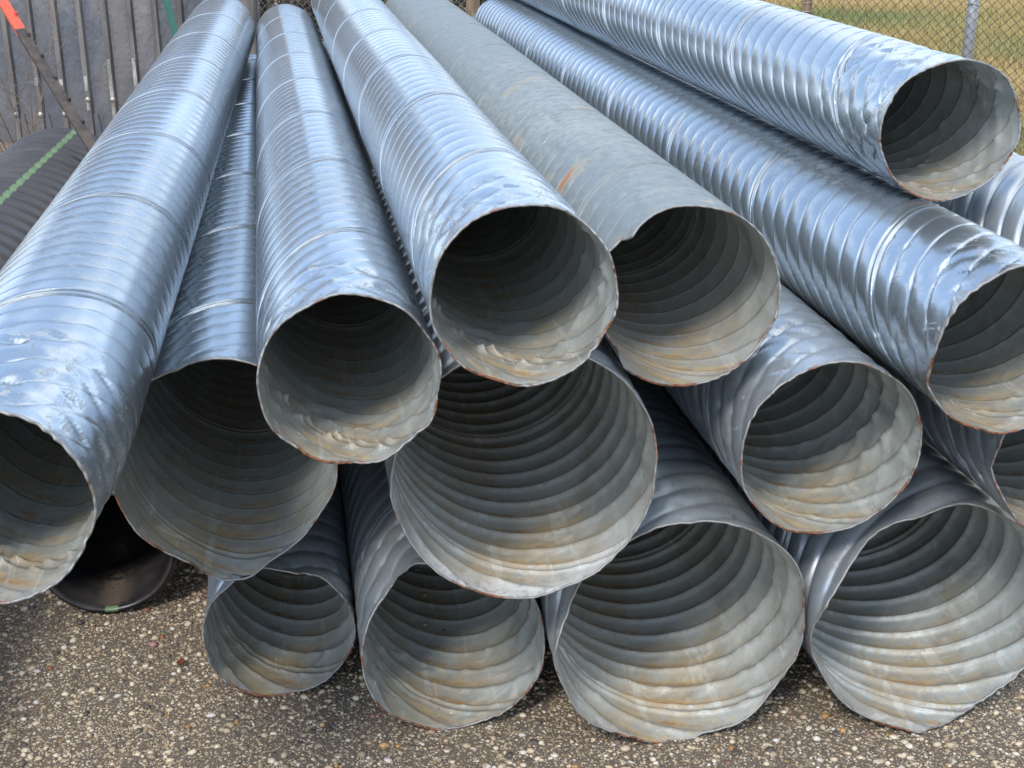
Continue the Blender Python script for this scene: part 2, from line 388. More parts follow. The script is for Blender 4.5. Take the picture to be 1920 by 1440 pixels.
    Fr = np.concatenate([np.stack([q * 72 + i, (q + 1) * 72 + i, (q + 1) * 72 + j, q * 72 + j], -1) for q in range(3)])
    mesh_np('end_rim', Vr, Fr, M_RIM, root)
    # lock seam: folded strip between the twin grooves, one helix along the pipe
    if seam:
        Smax = L if not lower else min(L, 2.4)
        k0 = -sh.phase  # T = nr*m + nr-1 + .51
        th0 = 0.0; seg = 72
        u0 = ((sh.nr - 1 + .51) - sh.phase) * sh.pitch
        # s = u0 + m*lead - lead*ph/2pi  -> continuous in unbounded angle
        a0 = (u0 - 0.0) / sh.lead * 2 * PI; a1 = (u0 - Smax) / sh.lead * 2 * PI
        an = np.linspace(a1, a0, int((a0 - a1) / (2 * PI) * seg)); s_ = u0 - sh.lead * an / (2 * PI)
        phw = (an + PI / 2) % (2 * PI) - PI / 2
        c_ = sh.cut(phw); ok = (s_ > c_ + .012) & (s_ < L - .01); an = an[ok]; s_ = s_[ok]; phw = phw[ok]
        rows = []
        for ds, dr in ((-.0055, -.002), (-.0040, .0004), (.0032, .0006), (.0048, -.002)):
            r, *_ = sh.radius(s_ + ds, phw); r0, *_ = sh.radius(s_, phw)
            rows.append(np.stack([(r0 + dr) * np.cos(an), s_ + ds, (r0 + dr) * np.sin(an)], -1))
        m = len(an); Vs = np.concatenate(rows); i = np.arange(m - 1)
        Fs = np.concatenate([np.stack([q * m + i, q * m + i + 1, (q + 1) * m + i + 1, (q + 1) * m + i], -1) for q in range(3)])
        mesh_np('lock_seam', Vs, Fs[:, ::-1], mout or M_OUT, root)
    return root, sh
def straight(p, Yfar, dx=0.0, dz=0.0):
    return (p[0] + dx, Yfar, p[2] + dz)
def npt(x, y, Y): v = at_y(x, y, Y); return (v.x, v.y, v.z)
SPEC = []
B1 = npt(526, 1192, 2.945); B2 = npt(853, 1228, 2.735); B3 = npt(1278, 1190, 2.595); B4 = npt(1752, 1160, 2.53)
M2 = npt(992, 898, 2.55); M3 = npt(1567, 845, 2.57); M4 = npt(2032, 880, 2.52)
P1 = npt(-35, 965, 1.96); P2 = npt(430, 880, 2.88); P3 = npt(658, 724, 2.39); P4 = npt(982, 566, 2.32)
P5 = npt(1302, 564, 2.62); P6 = npt(1925, 665, 2.43); P7 = npt(1790, 247, 3.0)
def sh3(p, dx, dz): return (p[0] + dx, p[1], p[2] + dz)
B1 = sh3(B1, .002, -.004); B2 = sh3(B2, .001, 0); B3 = sh3(B3, .006, -.008); B4 = (1.492, 2.53, .298); M2 = sh3(M2, .002, .004)
M3 = sh3(M3, .0, -.008); M4 = sh3(M4, .004, .004); P7 = sh3(P7, .004, -.002); P3 = sh3(P3, .002, .002); P4 = sh3(P4, .006, .003); P2 = sh3(P2, -.014, .0); M4 = sh3(M4, .006, .004)
for q in 'B1 B2 B3 B4 M2 M3 M4 P1 P2 P3 P4 P5 P6 P7'.split(): print(q, [round(v, 3) for v in globals()[q]])
GRP = 'galvanised corrugated pipes in the stack'
def G(name, label, near, far, R, seed, **k): return pipe(name, label, near, far, R, seed, **k)
# bottom row
G('corrugated_pipe', 'smallest galvanised pipe, on the gravel at the left end of the bottom row', B1, straight(B1, 8.6), .190, 11, lower=True, mout=M_LOW, min_=M_INL, crump=.30, sag=.25, gw=.10, amp=.0065, cramp=.9, phase=.2, cuts=[(60, .0), (75, -.02), (110, .0)], rads=[(120, .006), (60, -.006)])
G('corrugated_pipe', 'bottom row pipe with a folded upper left lip, on gravel below the big centre pipe', B2, straight(B2, 8.5), .226, 12, lower=True, mout=M_LOW, sag=.25, gw=.10, amp=.0065, cramp=.9, phase=.55, crump=.5, cuts=[(100, .02), (135, .10), (165, .03), (200, 0), (350, 0)], rads=[(110, .012), (135, -.03), (160, -.006), (200, .004), (350, .0)])
G('corrugated_pipe', 'wide galvanised pipe on the gravel, third from the left in the bottom row', B3, straight(B3, 8.4), .304, 13, lower=True, mout=M_LOW, min_=M_INL, phase=.1, amp=.010, sag=.30, gw=.11, crump=.45, cuts=[(160, .03), (180, .0), (120, .01), (90, -.01)], rads=[(165, -.02), (185, .006), (60, .004)])
G('corrugated_pipe', 'wide bottom row pipe with its torn upper left rim and bright seam, lower right', B4, straight(B4, 8.4), .302, 14, lower=True, mout=M_OUTC, sq=.06, phase=.65, amp=.012, sag=.30, gw=.11, crump=.12, cramp=.5, cuts=[(75, .12), (100, .10), (125, .085), (150, .03), (165, .01), (195, .05), (225, .03), (262, -.012), (300, .03), (330, .05), (20, .1)], rads=[(90, -.02), (125, -.025), (165, .0), (265, .012), (310, -.01), (340, .015)])
# middle row
G('corrugated_pipe', 'largest pipe in the very centre of the stack, its lower rim scraped pale', M2, straight(M2, 8.4), .299, 21, lower=True, mout=M_OUTC, min_=M_INL, pale=1.0, phase=.35, amp=.0095, sag=.30, gw=.11, crump=.22, cramp=.6, cuts=[(160, .04), (172, .05), (185, -.005), (270, -.02), (60, .02)], rads=[(165, -.018), (185, .004)], taper=.0)
G('corrugated_pipe', 'medium pipe with crossed creases and rusty left lip, second row right of centre', M3, straight(M3, 4.7), .216, 22, lower=True, mout=M_OUTC, sag=.25, gw=.10, amp=.0065, cramp=.9, phase=.8, crump=.55, taper=.0, cuts=[(180, .0)])
G('corrugated_pipe', 'creased pipe cropped by the right frame edge, under the broad ribbed shiny pipe', M4, straight(M4, 4.9, dx=.0), .200, 23, lower=True, mout=M_OUTC, sag=.25, gw=.10, amp=.0065, cramp=.9, phase=.45, crump=.4, cuts=[(150, .03), (185, .05), (225, 0)])
# left and upper rows
G('corrugated_pipe', 'wide smooth pipe mouth second from left, its rim torn with a flap at the bottom', P2, straight(P2, 8.2, dx=.0), .264, 31, mout=M_OUT, phase=.9, amp=.0014, sag=.6, crump=.07, cramp=.4, taper=.0, cuts=[(60, .0), (90, .0), (105, .03), (140, .045), (180, .02), (230, .0), (250, -.012), (266, -.045), (280, -.05), (292, -.018), (300, .0), (330, 0)], rads=[(90, .006), (110, -.012), (150, .0), (250, .002), (264, .012), (276, .014), (290, .0), (330, 0)])
G('corrugated_pipe', 'long shiny pipe at the far left, its crumpled mouth cropped by the left frame edge', P1, sh3(npt(420, 62, 8.0), -.01, .02), .188, 32, mout=M_OUT, phase=.05, amp=.0012, sag=.7, crump=.42, taper=.10)
G('corrugated_pipe', 'slim shiny pipe pointing almost straight back, mouth left of centre with a dark opening', P3, sh3(npt(539, 70, 8.15), .0, .012), .178, 33, mout=M_OUT, phase=.5, amp=.0010, sag=.8, crump=.32, taper=.0)
G('corrugated_pipe', 'bright blue-reflecting pipe with crumpled mouth on top of the stack, centre', P4, straight(P4, 8.2, dx=-.045), .178, 34, mout=M_OUT, phase=.15, amp=.0010, sag=.8, crump=.34, taper=.0, cuts=[(90, .01), (60, .02), (30, .0), (270, .0)])
G('corrugated_pipe', 'dull grey weathered pipe with orange rust spots, top row', P5, straight(P5, 8.2, dx=-.02), .205, 35, mout=M_DULL, min_=M_INL, sq=.03, phase=.7, amp=.0026, sag=.35, gw=.07, crump=.10, cramp=.5, taper=.0, cuts=[(85, .03), (120, .015), (134, -.008), (140, .028), (175, .0), (205, .05), (222, -.01), (270, .0), (330, .02), (20, .03)], rads=[(130, .0), (138, -.006), (150, 0), (215, -.012), (225, .006)],
  rustspots=[(.60, 140, .026, .048, 1.1), (.60, 128, .06, .08, .28), (.72, 152, .035, .035, .5), (1.75, 118, .03, .05, .6), (1.85, 95, .03, .05, .42), (1.3, 75, .04, .06, .33), (1.2, 145, .04, .03, .5)])
G('corrugated_pipe', 'shiny pipe with broad ribs along the right, mouth cropped by the right frame edge', P6, straight(P6, 8.2, dx=-.17, dz=.035), .198, 36, mout=M_OUT, sq=.02, phase=.3, amp=.0032, sag=.30, gw=.075, crump=.30, taper=.0, cuts=[(150, .0), (195, .02)], rads=[(190, -.004), (200, .006)])
G('corrugated_pipe', 'topmost pipe at upper right with a dark round mouth and dented rusty rim', P7, straight(P7, 8.9, dx=-.16, dz=.035), .179, 37, mout=M_OUT, sq=.03, phase=.6, amp=.0026, sag=.30, gw=.065, crump=.42, taper=.0, cuts=[(90, 0), (180, .01)])
P8 = (P6[0] + .44, 2.3, 1.06)
G('corrugated_pipe', 'broad ribbed pipe at the right frame edge, partly behind the topmost pipe', P8, straight(P8, 8.3, dx=-.15), .205, 38, mout=M_OUTC, phase=.2, sag=.3, gw=.09, amp=.010, crump=.3, taper=.0)
# ------------------------------------------------------------------ black plastic pipes
def black_mat():
    k = MK('black_polyethylene'); n = k.noise(6, 5, .6); f = k.noise(60, 4, .6)
    st = k.attr('stripe'); du = k.attr('mud')
    c = k.mix(k.rng(n, .4, .7), (0.016, 0.015, 0.016), (0.045, 0.04, 0.04))
    c = k.mix(k.math('MULTIPLY', k.attr('crest'), .35), c, (0.09, 0.08, 0.08)); c = k.mix(k.rng(st, .3, .5), c, (0.12, 0.20, 0.09))  # dusty rib crests lightened, which paints valley shade into the colour
    c = k.mix(k.math('MULTIPLY', du, k.rng(k.math('ADD', k.math('MULTIPLY', f, .5), k.math('MULTIPLY', n, .5)), .42, .58), True), c, (0.13, 0.10, 0.075))
    k.set(color=c, rough=k.rng(n, .3, .7, .32, .5)); k.bump(f, .15, .003); return k.m
M_BLK = black_mat()
def black_pipe(label, near, far, R, stripe_deg, pitch=.075, amp=.014, group='black plastic drain pipes'):
    near = Vector(near); far = Vector(far); ax = far - near; L = ax.length
    ay = ax.normalized(); axx = ay.cross(Vector((0, 0, 1))).normalized(); az = axx.cross(ay)
    root = empty('drain_pipe', near, label, 'pipe', group); root.rotation_mode = 'QUATERNION'; root.rotation_quaternion = Matrix((axx, ay, az)).transposed().to_quaternion()
    n = 180 if stripe_deg < 180 else 72; m = int(L / pitch * 12); s = np.linspace(0, L, m)[:, None]; ph = np.linspace(0, 2 * PI, n, endpoint=False)[None, :]
    t = (s / pitch) % 1
    r = R - amp * (1 - np.clip(2.3 * np.sin(PI * t) - .2, 0, 1)) + 0 * ph
    V = np.stack([r * np.cos(ph), s + 0 * ph, r * np.sin(ph)], -1).reshape(-1, 3)
    idx = np.arange(m * n).reshape(m, n); a = idx[:-1]; b = idx[1:]
    Fq = np.stack([a, b, np.roll(b, -1, 1), np.roll(a, -1, 1)], -1).reshape(-1, 4)
    dp = np.abs((ph - math.radians(stripe_deg) + PI) % (2 * PI) - PI) * R
    st = (np.clip(1.35 - dp / .013, 0, 1) + 0 * s).reshape(-1)
    mesh_np('barrel', V, Fq, M_BLK, root, attrs=dict(stripe=st, mud=.0 * st, crest=((r - R + amp) / amp).reshape(-1)))
    s2 = np.linspace(-.002, 2.2, 60)[:, None]; r2 = R - amp - .004 + .0025 * np.sin(2 * PI * s2 / pitch) + 0 * ph
    V = np.stack([r2 * np.cos(ph), s2 + 0 * ph, r2 * np.sin(ph)], -1).reshape(-1, 3); idx = np.arange(60 * n).reshape(60, n); a = idx[:-1]; b = idx[1:]
    Fq = np.stack([a, np.roll(a, -1, 1), np.roll(b, -1, 1), b], -1).reshape(-1, 4)
    dm = np.abs((ph + PI / 2 + PI) % (2 * PI) - PI)
    mesh_np('inner_wall', V, Fq, M_BLK, root, attrs=dict(stripe=0 * V[:, 0], mud=(np.exp(-(dm / .20) ** 2) + 0 * s2).reshape(-1)))
    p2 = ph[0]; Vr = np.concatenate([np.stack([q * np.cos(p2), 0 * p2 + y, q * np.sin(p2)], -1) for q, y in ((R - amp, .002), (R - amp * .7, -.006), (R - amp - .006, -.006), (R - amp - .008, .01))])
    i = np.arange(n); j = (i + 1) % n
    Fr = np.concatenate([np.stack([q * n + i, q * n + j, (q + 1) * n + j, (q + 1) * n + i], -1) for q in range(3)])
    mesh_np('rim', Vr, Fr, M_BLK, root, attrs=dict(stripe=np.tile(np.clip(1 - (np.abs((p2 + PI / 2 + PI) % (2 * PI) - PI) * R) / .035, 0, 1) * .9, 4), mud=np.zeros(4 * n)))
    return root
for i in range(len(PIPES)):
    for j in range(i + 1, len(PIPES)):
        for y in (2.9, 5.5, 8.0):
            q = []
            for p in (PIPES[i], PIPES[j]): t = (y - p[0].y) / (p[1].y - p[0].y); q.append(p[0].lerp(p[1], t))
            dd = math.hypot(q[0].x - q[1].x, q[0].z - q[1].z) - PIPES[i][2] - PIPES[j][2]
            if abs(dd) < .04 or dd < 0: print('GAP', PIPES[i][3][:28], '|', PIPES[j][3][:28], y, round(dd, 3))
for p in PIPES: print('GND', p[3][:28], [round(v, 3) for v in p[0]], round(p[0].z - p[2], 3))
gx = at_y(128, 372, 7.0).x
black_pipe('large black ribbed plastic pipe with a green stripe, left of the metal pipes', (gx - .31, 2.3, .385), (gx, 7.0, .385), .385, 77, .112, .034)
black_pipe('black ribbed plastic pipe at the far left edge, behind the striped one', (gx - 1.2, 2.4, .36), (gx - .78, 7.4, .36), .36, 200, .112, .034)
b0 = at_y(192, 1000, 3.46)
black_pipe('black plastic pipe lying in shadow on the gravel beneath the leftmost metal pipes', (b0.x, 3.46, .2), (b0.x + .02, 8.2, .2), .2, 200)
# ------------------------------------------------------------------ ground
k = MK('asphalt_with_pebbles')
co = k.co.outputs['Object']
n1 = k.noise(1.6, 4, .6); n2 = k.noise(260, 4, .7)
c = k.mix(k.rng(n2, .35, .65), (0.045, 0.035, 0.027), (0.24, 0.185, 0.13))
hs = None
for sc_, thr, seedv in ((150, .48, 3), (85, .42, 0), (48, .36, 5)):
    v = k.n('ShaderNodeTexVoronoi'); v.inputs['Scale'].default_value = sc_
    mpn = k.n('ShaderNodeMapping'); mpn.inputs['Location'].default_value = (seedv, seedv * 2, 0); k.link(co, mpn.inputs[0]); k.link(mpn.outputs[0], v.inputs['Vector'])
    sepc = k.n('ShaderNodeSeparateColor'); k.link(v.outputs['Color'], sepc.inputs[0])
    keep = k.math('GREATER_THAN', sepc.outputs[0], .30 if sc_ > 60 else .6)
    blob = k.math('MULTIPLY', k.rng(v.outputs['Distance'], thr, thr - .12), keep)
    pc = k.ramp(sepc.outputs[1], [(0, (0.14, 0.11, 0.08)), (.35, (0.38, 0.29, 0.195)), (.65, (0.55, 0.43, 0.285)), (.9, (0.64, 0.54, 0.40)), (1, (0.36, 0.19, 0.06))])
    c = k.mix(blob, c, pc)
    hs = blob if hs is None else k.math('MAXIMUM', hs, blob)
c = k.mix(k.rng(n1, .3, .7, 0, .35), c, (0.12, 0.10, 0.08))
k.set(color=c, rough=.85); b = k.bump(hs, .9, .004); k.bump(n2, .5, .002, b)
M_GND = k.m
g = MB(); g.add([(-300, -120, 0), (300, -120, 0), (300, 500, 0), (-300, 500, 0)], [(0, 1, 2, 3)])
tag(g.build('ground', M_GND), kind='structure')
# loose and half sunk pebbles, real stones
rs = np.random.RandomState(4)
bm = bmesh.new(); bmesh.ops.create_icosphere(bm, subdivisions=1, radius=1.0); base = np.array([v.co[:] for v in bm.verts]); bf = np.array([[v.index for v in f.verts] for f in bm.faces]); bm.free()
ob = np.array([(1, 0, 0), (-1, 0, 0), (0, 1, 0), (0, -1, 0), (0, 0, 1), (0, 0, -1.)]); of = np.array([(0, 2, 4), (2, 1, 4), (1, 3, 4), (3, 0, 4), (2, 0, 5), (1, 2, 5), (3, 1, 5), (0, 3, 5)])
def scatter(n, x0, x1, y0, y1, smin, smax, mat, name, label, base=base, bf=bf, smooth=True):
    x = rs.uniform(x0, x1, n); y = rs.uniform(y0, y1, n)
    sz = smin * (smax / smin) ** (rs.rand(n) ** 2.2)
    ang = rs.uniform(0, 2 * PI, n); sx = sz * rs.uniform(.8, 1.4, n); sy = sz * rs.uniform(.7, 1.05, n); szz = sz * rs.uniform(.35, .7, n)
    V = base[None] * (1 + rs.uniform(-.16, .16, (n, len(base), 1)))
    V = V * np.stack([sx, sy, szz], -1)[:, None, :]
    ca, sa = np.cos(ang)[:, None], np.sin(ang)[:, None]
    X = V[:, :, 0] * ca - V[:, :, 1] * sa + x[:, None]; Y = V[:, :, 0] * sa + V[:, :, 1] * ca + y[:, None]; Z = V[:, :, 2] + (szz * rs.uniform(-.15, .55, n))[:, None]
    W = np.stack([X, Y, Z], -1).reshape(-1, 3); Fa = (bf[None] + (np.arange(n) * len(base))[:, None, None]).reshape(-1, 3)
    tint = np.repeat(rs.rand(n), len(base))
    return tag(mesh_np(name, W, Fa, mat, attrs=dict(tint=tint), smooth=smooth), label, 'gravel', kind='stuff')
k = MK('pebbles'); t = k.attr('tint'); f = k.noise(120, 3, .6)
pc = k.ramp(t, [(0, (0.06, 0.054, 0.048)), (.16, (0.17, 0.135, 0.10)), (.36, (0.36, 0.27, 0.175)), (.66, (0.60, 0.48, 0.32)), (.86, (0.68, 0.59, 0.46)), (.955, (0.60, 0.57, 0.52)), (.97, (0.50, 0.27, 0.07)), (.99, (0.20, 0.07, 0.04)), (1, (0.4, 0.2, 0.18))])
k.set(color=k.mix(k.math('MULTIPLY', k.rng(f, .4, .65), .35), pc, (0.14, 0.12, 0.10)), rough=.6); M_PEB = k.m
scatter(13500, -1.3, 2.1, 1.9, 3.9, .0042, .0125, M_PEB, 'gravel', 'larger tan and grey pebbles bedded in the dark ground before the pipe mouths')
scatter(34000, -1.2, 2.0, 2.0, 3.6, .0026, .0048, M_PEB, 'gravel', 'fine tan grit between the pebbles before the pipe mouths', ob, of, True)
# one curled leaf on the ground
d_ = ray(340, 1250); lp = CP + d_ * (-CAMH / d_.z)
k = MK('dead_leaf'); k.set(color=k.mix(k.noise(60, 4), (0.20, 0.06, 0.03), (0.10, 0.035, 0.02)), rough=.7); M_LF = k.m
U_, V_ = np.meshgrid(np.linspace(-1, 1, 9), np.linspace(-1, 1, 9)); wd = np.sqrt(np.clip(1 - U_ ** 2, 0, 1)) * .010 * (1 + .15 * np.sin(9 * U_))
LV = np.stack([U_ * .014, V_ * wd, .010 + .006 * V_ ** 2 + .004 * U_ ** 2 + .0015 * np.sin(7 * U_ + 3 * V_)], -1).reshape(-1, 3); I_ = np.arange(81).reshape(9, 9)
lf = mesh_np('dry_leaf', LV, np.stack([I_[:-1, :-1], I_[:-1, 1:], I_[1:, 1:], I_[1:, :-1]], -1).reshape(-1, 4), M_LF); lf.location = (lp.x, lp.y, 0); lf.rotation_euler = (0, 0, 1.1)
tag(lf, 'small curled reddish brown leaf on the gravel left of the smallest pipe', 'leaf')
# ------------------------------------------------------------------ field, grass
k = MK('field_soil'); n = k.noise(.5, 5, .6, k.scaled((.5, 1.6, 1))); f = k.noise(30, 5, .7)
k.set(color=k.mix(f, k.mix(k.rng(n, .42, .6), (0.34, 0.26, 0.13), (0.14, 0.15, 0.05)), (0.22, 0.17, 0.09)), rough=.95); k.bump(f, .8, .05); M_FLD = k.m
wl = at_d(885, 20, 10.8); pr = at_d(1815, 60, 8.7)
e = Vector((pr.x - wl.x, pr.y - wl.y, 0)).normalized(); nrm = Vector((-e.y, e.x, 0))
a0 = Vector((wl.x, wl.y, 0)) + nrm * .1; a1 = a0 + e * 60; 
g = MB(); g.add([(a0.x, a0.y, .004), (a1.x, a1.y, .004), (a1.x + 60, a1.y + 300, .004), (a0.x - 1, a0.y + 300, .004)], [(0, 1, 2, 3)])
tag(g.build('field', M_FLD), kind='structure')
rs = np.random.RandomState(9)
nb = 120000
yy_ = np.sqrt(rs.uniform(6.5 ** 2, 24 ** 2, nb * 2)); xx_ = yy_ * rs.uniform(.29, .64, nb * 2); v_ = (xx_ - a0.x) * nrm.x + (yy_ - a0.y) * nrm.y; okk = v_ > .02; v_ = v_[okk][:nb]; bx = xx_[okk][:nb]; by = yy_[okk][:nb]; nb = len(v_)
hh = rs.uniform(.04, .12, nb) * np.where(v_ < .5, 1.4, 1); ww = rs.uniform(.004, .009, nb); an = rs.uniform(0, PI, nb); lx = rs.normal(0, .04, nb); ly = rs.normal(0, .04, nb)
V = np.stack([np.stack([bx - np.cos(an) * ww, by - np.sin(an) * ww, 0 * bx], -1), np.stack([bx + np.cos(an) * ww, by + np.sin(an) * ww, 0 * bx], -1), np.stack([bx + lx, by + ly, hh], -1)], 1).reshape(-1, 3)
dist = bx * .17 + by * .985
band = .5 + .32 * np.sin(dist * 1.35 + .5) + .25 * np.sin(dist * .61 + 2 + .2 * bx) + .2 * np.sin(bx * 1.1 + by * .7)
gr = np.clip(band + rs.normal(0, .18, nb), 0, 1)
k = MK('dry_grass'); k.set(color=k.ramp(k.attr('tint'), [(0, (0.50, 0.37, 0.17)), (.5, (0.42, 0.31, 0.12)), (.80, (0.33, 0.30, 0.13)), (1, (0.19, 0.24, 0.08))]), rough=.8); M_GRS = k.m
tag(mesh_np('grass', V, np.arange(nb * 3).reshape(-1, 3), M_GRS, attrs=dict(tint=np.repeat(gr, 3)), smooth=False), 'patchy tan and green winter grass growing beyond the chain-link fence', 'grass', kind='stuff')
# ------------------------------------------------------------------ chain-link fences
k = MK('fence_wire'); k.set(color=k.mix(k.noise(30), (0.07, 0.052, 0.04), (0.16, 0.14, 0.12)), rough=.6, metal=.4); M_WIRE = k.m
k = MK('fence_wire_bright'); k.set(color=(0.42, 0.41, 0.38), rough=.5, metal=.5); M_WIREB = k.m
k = MK('galvanised_post'); k.set(color=k.mix(k.noise(8, 5), (0.50, 0.51, 0.53), (0.36, 0.37, 0.38)), rough=.5, metal=.45); M_POST = k.m
k = MK('weathered_wood'); wv = k.noise(9, 6, .7, k.scaled((4, 4, .5)), .6)
k.set(color=k.mix(k.rng(wv, .35, .65), (0.30, 0.22, 0.14), (0.13, 0.09, 0.06)), rough=.85); k.bump(wv, .8, .01); M_WOOD = k.m
def chain_link(parent, p0, p1, z0, z1, mat, cell=.066, wr=.0026):
    p0 = Vector((p0.x, p0.y, 0)); p1 = Vector((p1.x, p1.y, 0)); d = (p1 - p0); Ln = d.length; d.normalize(); nn = Vector((-d.y, d.x, 0))
    nw = int(Ln / (cell / 2)); nz_ = int((z1 - z0) / (cell / 2)); i = np.arange(nz_ + 1)
    Vs = []; Fs = []; b = 0
    for w_ in range(nw):
        sgn = np.where((i + w_) % 2 == 0, -1, 1); x = (w_ + .5) * cell / 2 + sgn * cell / 4 * 1.04
        y = sgn * .0022; z = z0 + i * cell / 2 * 1.0
        cen = np.array(p0)[None] + np.outer(x, np.array(d)) + np.outer(y, np.array(nn)); cen[:, 2] = z
        ring = []
        for q in range(4):
            ang = q * PI / 2
            ring.append(cen + np.array(d)[None] * wr * math.cos(ang) + np.array(nn)[None] * wr * math.sin(ang))
        Vs.append(np.stack(ring, 1).reshape(-1, 3)); m = nz_ + 1
        I = np.arange(m - 1)[:, None] * 4; Q = np.arange(4)[None]
        Fs.append(np.stack([I + Q, I + (Q + 1) % 4, I + 4 + (Q + 1) % 4, I + 4 + Q], -1).reshape(-1, 4) + b); b += m * 4
    o = mesh_np('wire_mesh', np.concatenate(Vs), np.concatenate(Fs), mat, parent); o['kind'] = 'stuff'; return o
fr = empty('chain_link_fence', (wl.x, wl.y, 0), 'chain-link fence with rusty wire in front of the grass field, upper right', 'fence')
inv_ = -Vector((wl.x, wl.y, 0))
far_e = Vector((wl.x, wl.y, 0)) + e * 9
def under(parent, o): o.parent = parent; o.matrix_parent_inverse = Matrix.Translation(-Vector(parent.location)); return o
st_ = Vector((wl.x, wl.y, 0)) + e * 1.6
under(fr, chain_link(None, st_, far_e, .03, 1.85, M_WIRE))
m = MB(); m.tube([(pr.x + nrm.x * .05, pr.y + nrm.y * .05, 0), (pr.x + nrm.x * .05, pr.y + nrm.y * .05, 1.95)], .036, 16); under(fr, m.build('post', M_POST, None, True))
m = MB(); m.tube([st_ + Vector((0, 0, 1.87)), far_e + Vector((0, 0, 1.87))], .018, 10); under(fr, m.build('top_rail', M_POST, None, True))
for hz_ in (.35, .75, 1.15): m = MB(); m.tube([(pr.x + nrm.x * .05 + math.cos(t_) * .040, pr.y + nrm.y * .05 + math.sin(t_) * .040, hz_ + .006 * math.sin(2 * t_)) for t_ in np.linspace(0, 2 * PI, 17)], .003, 5); under(fr, m.build('tie_wire', M_WIREB, None, True))
# timber post between the two fences
random.seed(3)
def wood_post(px, D, rad, label, h=2.0, lean=0.0, name='fence_post'):
    c0 = at_d(px, 40, D); root = empty(name, (c0.x, c0.y, 0), label, 'post'); m = MB()
    pts = [(lean * z / h + random.uniform(-.004, .004), random.uniform(-.004, .004), z) for z in np.linspace(-.3, h, 9)]
    m.tube(pts, [rad * random.uniform(.93, 1.07) for _ in pts], 14); m.build('post', M_WOOD, root, True); return root
wood_post(887, 10.9, .055, 'pale round timber post standing just behind the far end of the ribbed pipes')
r_ = wood_post(1511, 9.25, .035, 'gnarled grey timber post wound with wire in the chain-link fence')
m = MB()
for q in range(14): 
    z = .55 + q * .06; m.tube([(math.cos(t_) * .042, math.sin(t_) * .042, z + .03 * t_ / 6.28) for t_ in np.linspace(0, 2 * PI, 13)], .0025, 4)
m.build('wire_wrap', M_WIREB, r_, True)
# centre fence, continuing left of the timber post
cl = at_d(470, 30, 11.3); wl2 = at_d(880, 30, 11.0)
fc = empty('chain_link_fence', (cl.x, cl.y, 0), 'chain-link fence in front of dark brush, between the metal wall and the timber post', 'fence')
under(fc, chain_link(None, cl, wl2, .03, 1.85, M_WIREB))
m = MB(); m.tube([Vector((cl.x, cl.y, 1.87)), Vector((wl2.x, wl2.y, 1.87))], .018, 10); under(fc, m.build('top_rail', M_POST, None, True))
# brush behind it
k = MK('dead_twigs'); k.set(color=k.mix(k.noise(20), (0.26, 0.20, 0.15), (0.12, 0.085, 0.06)), rough=.8); M_TWIG = k.m
k = MK('dark_leaves'); k.set(color=k.mix(k.noise(12), (0.035, 0.035, 0.02), (0.07, 0.055, 0.03)), rough=.7); M_LEAF = k.m
def twigs(root, c, rx, ry, h, n, seed, r0=.006, name='twigs', spread=.5):
    rnd = random.Random(seed); m = MB()
    for _ in range(n):
        b = Vector((c[0] + rnd.uniform(-rx, rx), c[1] + rnd.uniform(-ry, ry), 0)); d = Vector((rnd.gauss(0, spread), rnd.gauss(0, spread), 1)).normalized()
        hh = h * rnd.uniform(.5, 1.0); pts = [b]; 
        for q in range(5): d = (d + Vector((rnd.gauss(0, .16), rnd.gauss(0, .16), rnd.gauss(0, .08)))).normalized(); pts.append(pts[-1] + d * hh / 5)
        m.tube(pts, [r0 * (1 - .16 * q) for q in range(6)], 4, False)
        for q in (1, 2, 3, 4):
            for _k in range(2):
                d2 = (d + Vector((rnd.gauss(0, .9), rnd.gauss(0, .9), rnd.gauss(.2, .4)))).normalized(); p = pts[q]
                m.tube([p, p + d2 * hh * .14, p + (d2 + Vector((rnd.gauss(0, .3), rnd.gauss(0, .3), .1))) * hh * .24], [r0 * .5, r0 * .38, r0 * .2], 3, False)
    return under(root, m.build(name, M_TWIG))
def leafmass(root, c, rx, ry, h, n, seed):
    r = np.random.RandomState(seed); P = np.stack([c[0] + r.uniform(-rx, rx, n), c[1] + r.uniform(-ry, ry, n), h * r.rand(n)], -1)
    A = r.normal(0, 1, (n, 3)); A /= np.linalg.norm(A, axis=1)[:, None]; B = np.cross(A, r.normal(0, 1, (n, 3))); B /= np.linalg.norm(B, axis=1)[:, None]
    l = r.uniform(.02, .055, (n, 1)); V = np.stack([P - A * l, P - B * l * .5, P + A * l, P + B * l * .5], 1).reshape(-1, 3)
    return under(root, mesh_np('foliage', V, np.arange(4 * n).reshape(-1, 4), M_LEAF, smooth=False))
br = empty('bare_shrub', (1.0, 12.6, 0), 'dark tangled shrub with pale bare twigs behind the centre fence', 'shrub')
cc_ = at_d(640, 30, 12.6); br.location = (cc_.x, cc_.y, 0)
leafmass(br, (cc_.x, cc_.y), 1.7, .6, 1.9, 22000, 5); twigs(br, (cc_.x, cc_.y - .6), 1.5, .25, 1.9, 60, 6)
b2 = at_d(1440, 0, 10.6); br2 = empty('bare_shrub', (b2.x, b2.y, 0), 'low bare brown shrub behind the fence beside the gnarled post', 'shrub'); twigs(br2, (b2.x - .25, b2.y), .45, .25, 1.5, 26, 8)
leafmass(br2, (b2.x - .5, b2.y + .3), .5, .3, 1.2, 2500, 15)
b3 = at_d(22, 200, 9.0); br3 = empty('bare_shrub', (b3.x, b3.y, 0), 'reddish bare weed stems at the foot of the dark metal wall', 'weeds'); twigs(br3, (b3.x, b3.y), .16, .1, 1.35, 12, 10, .0045, spread=.25)
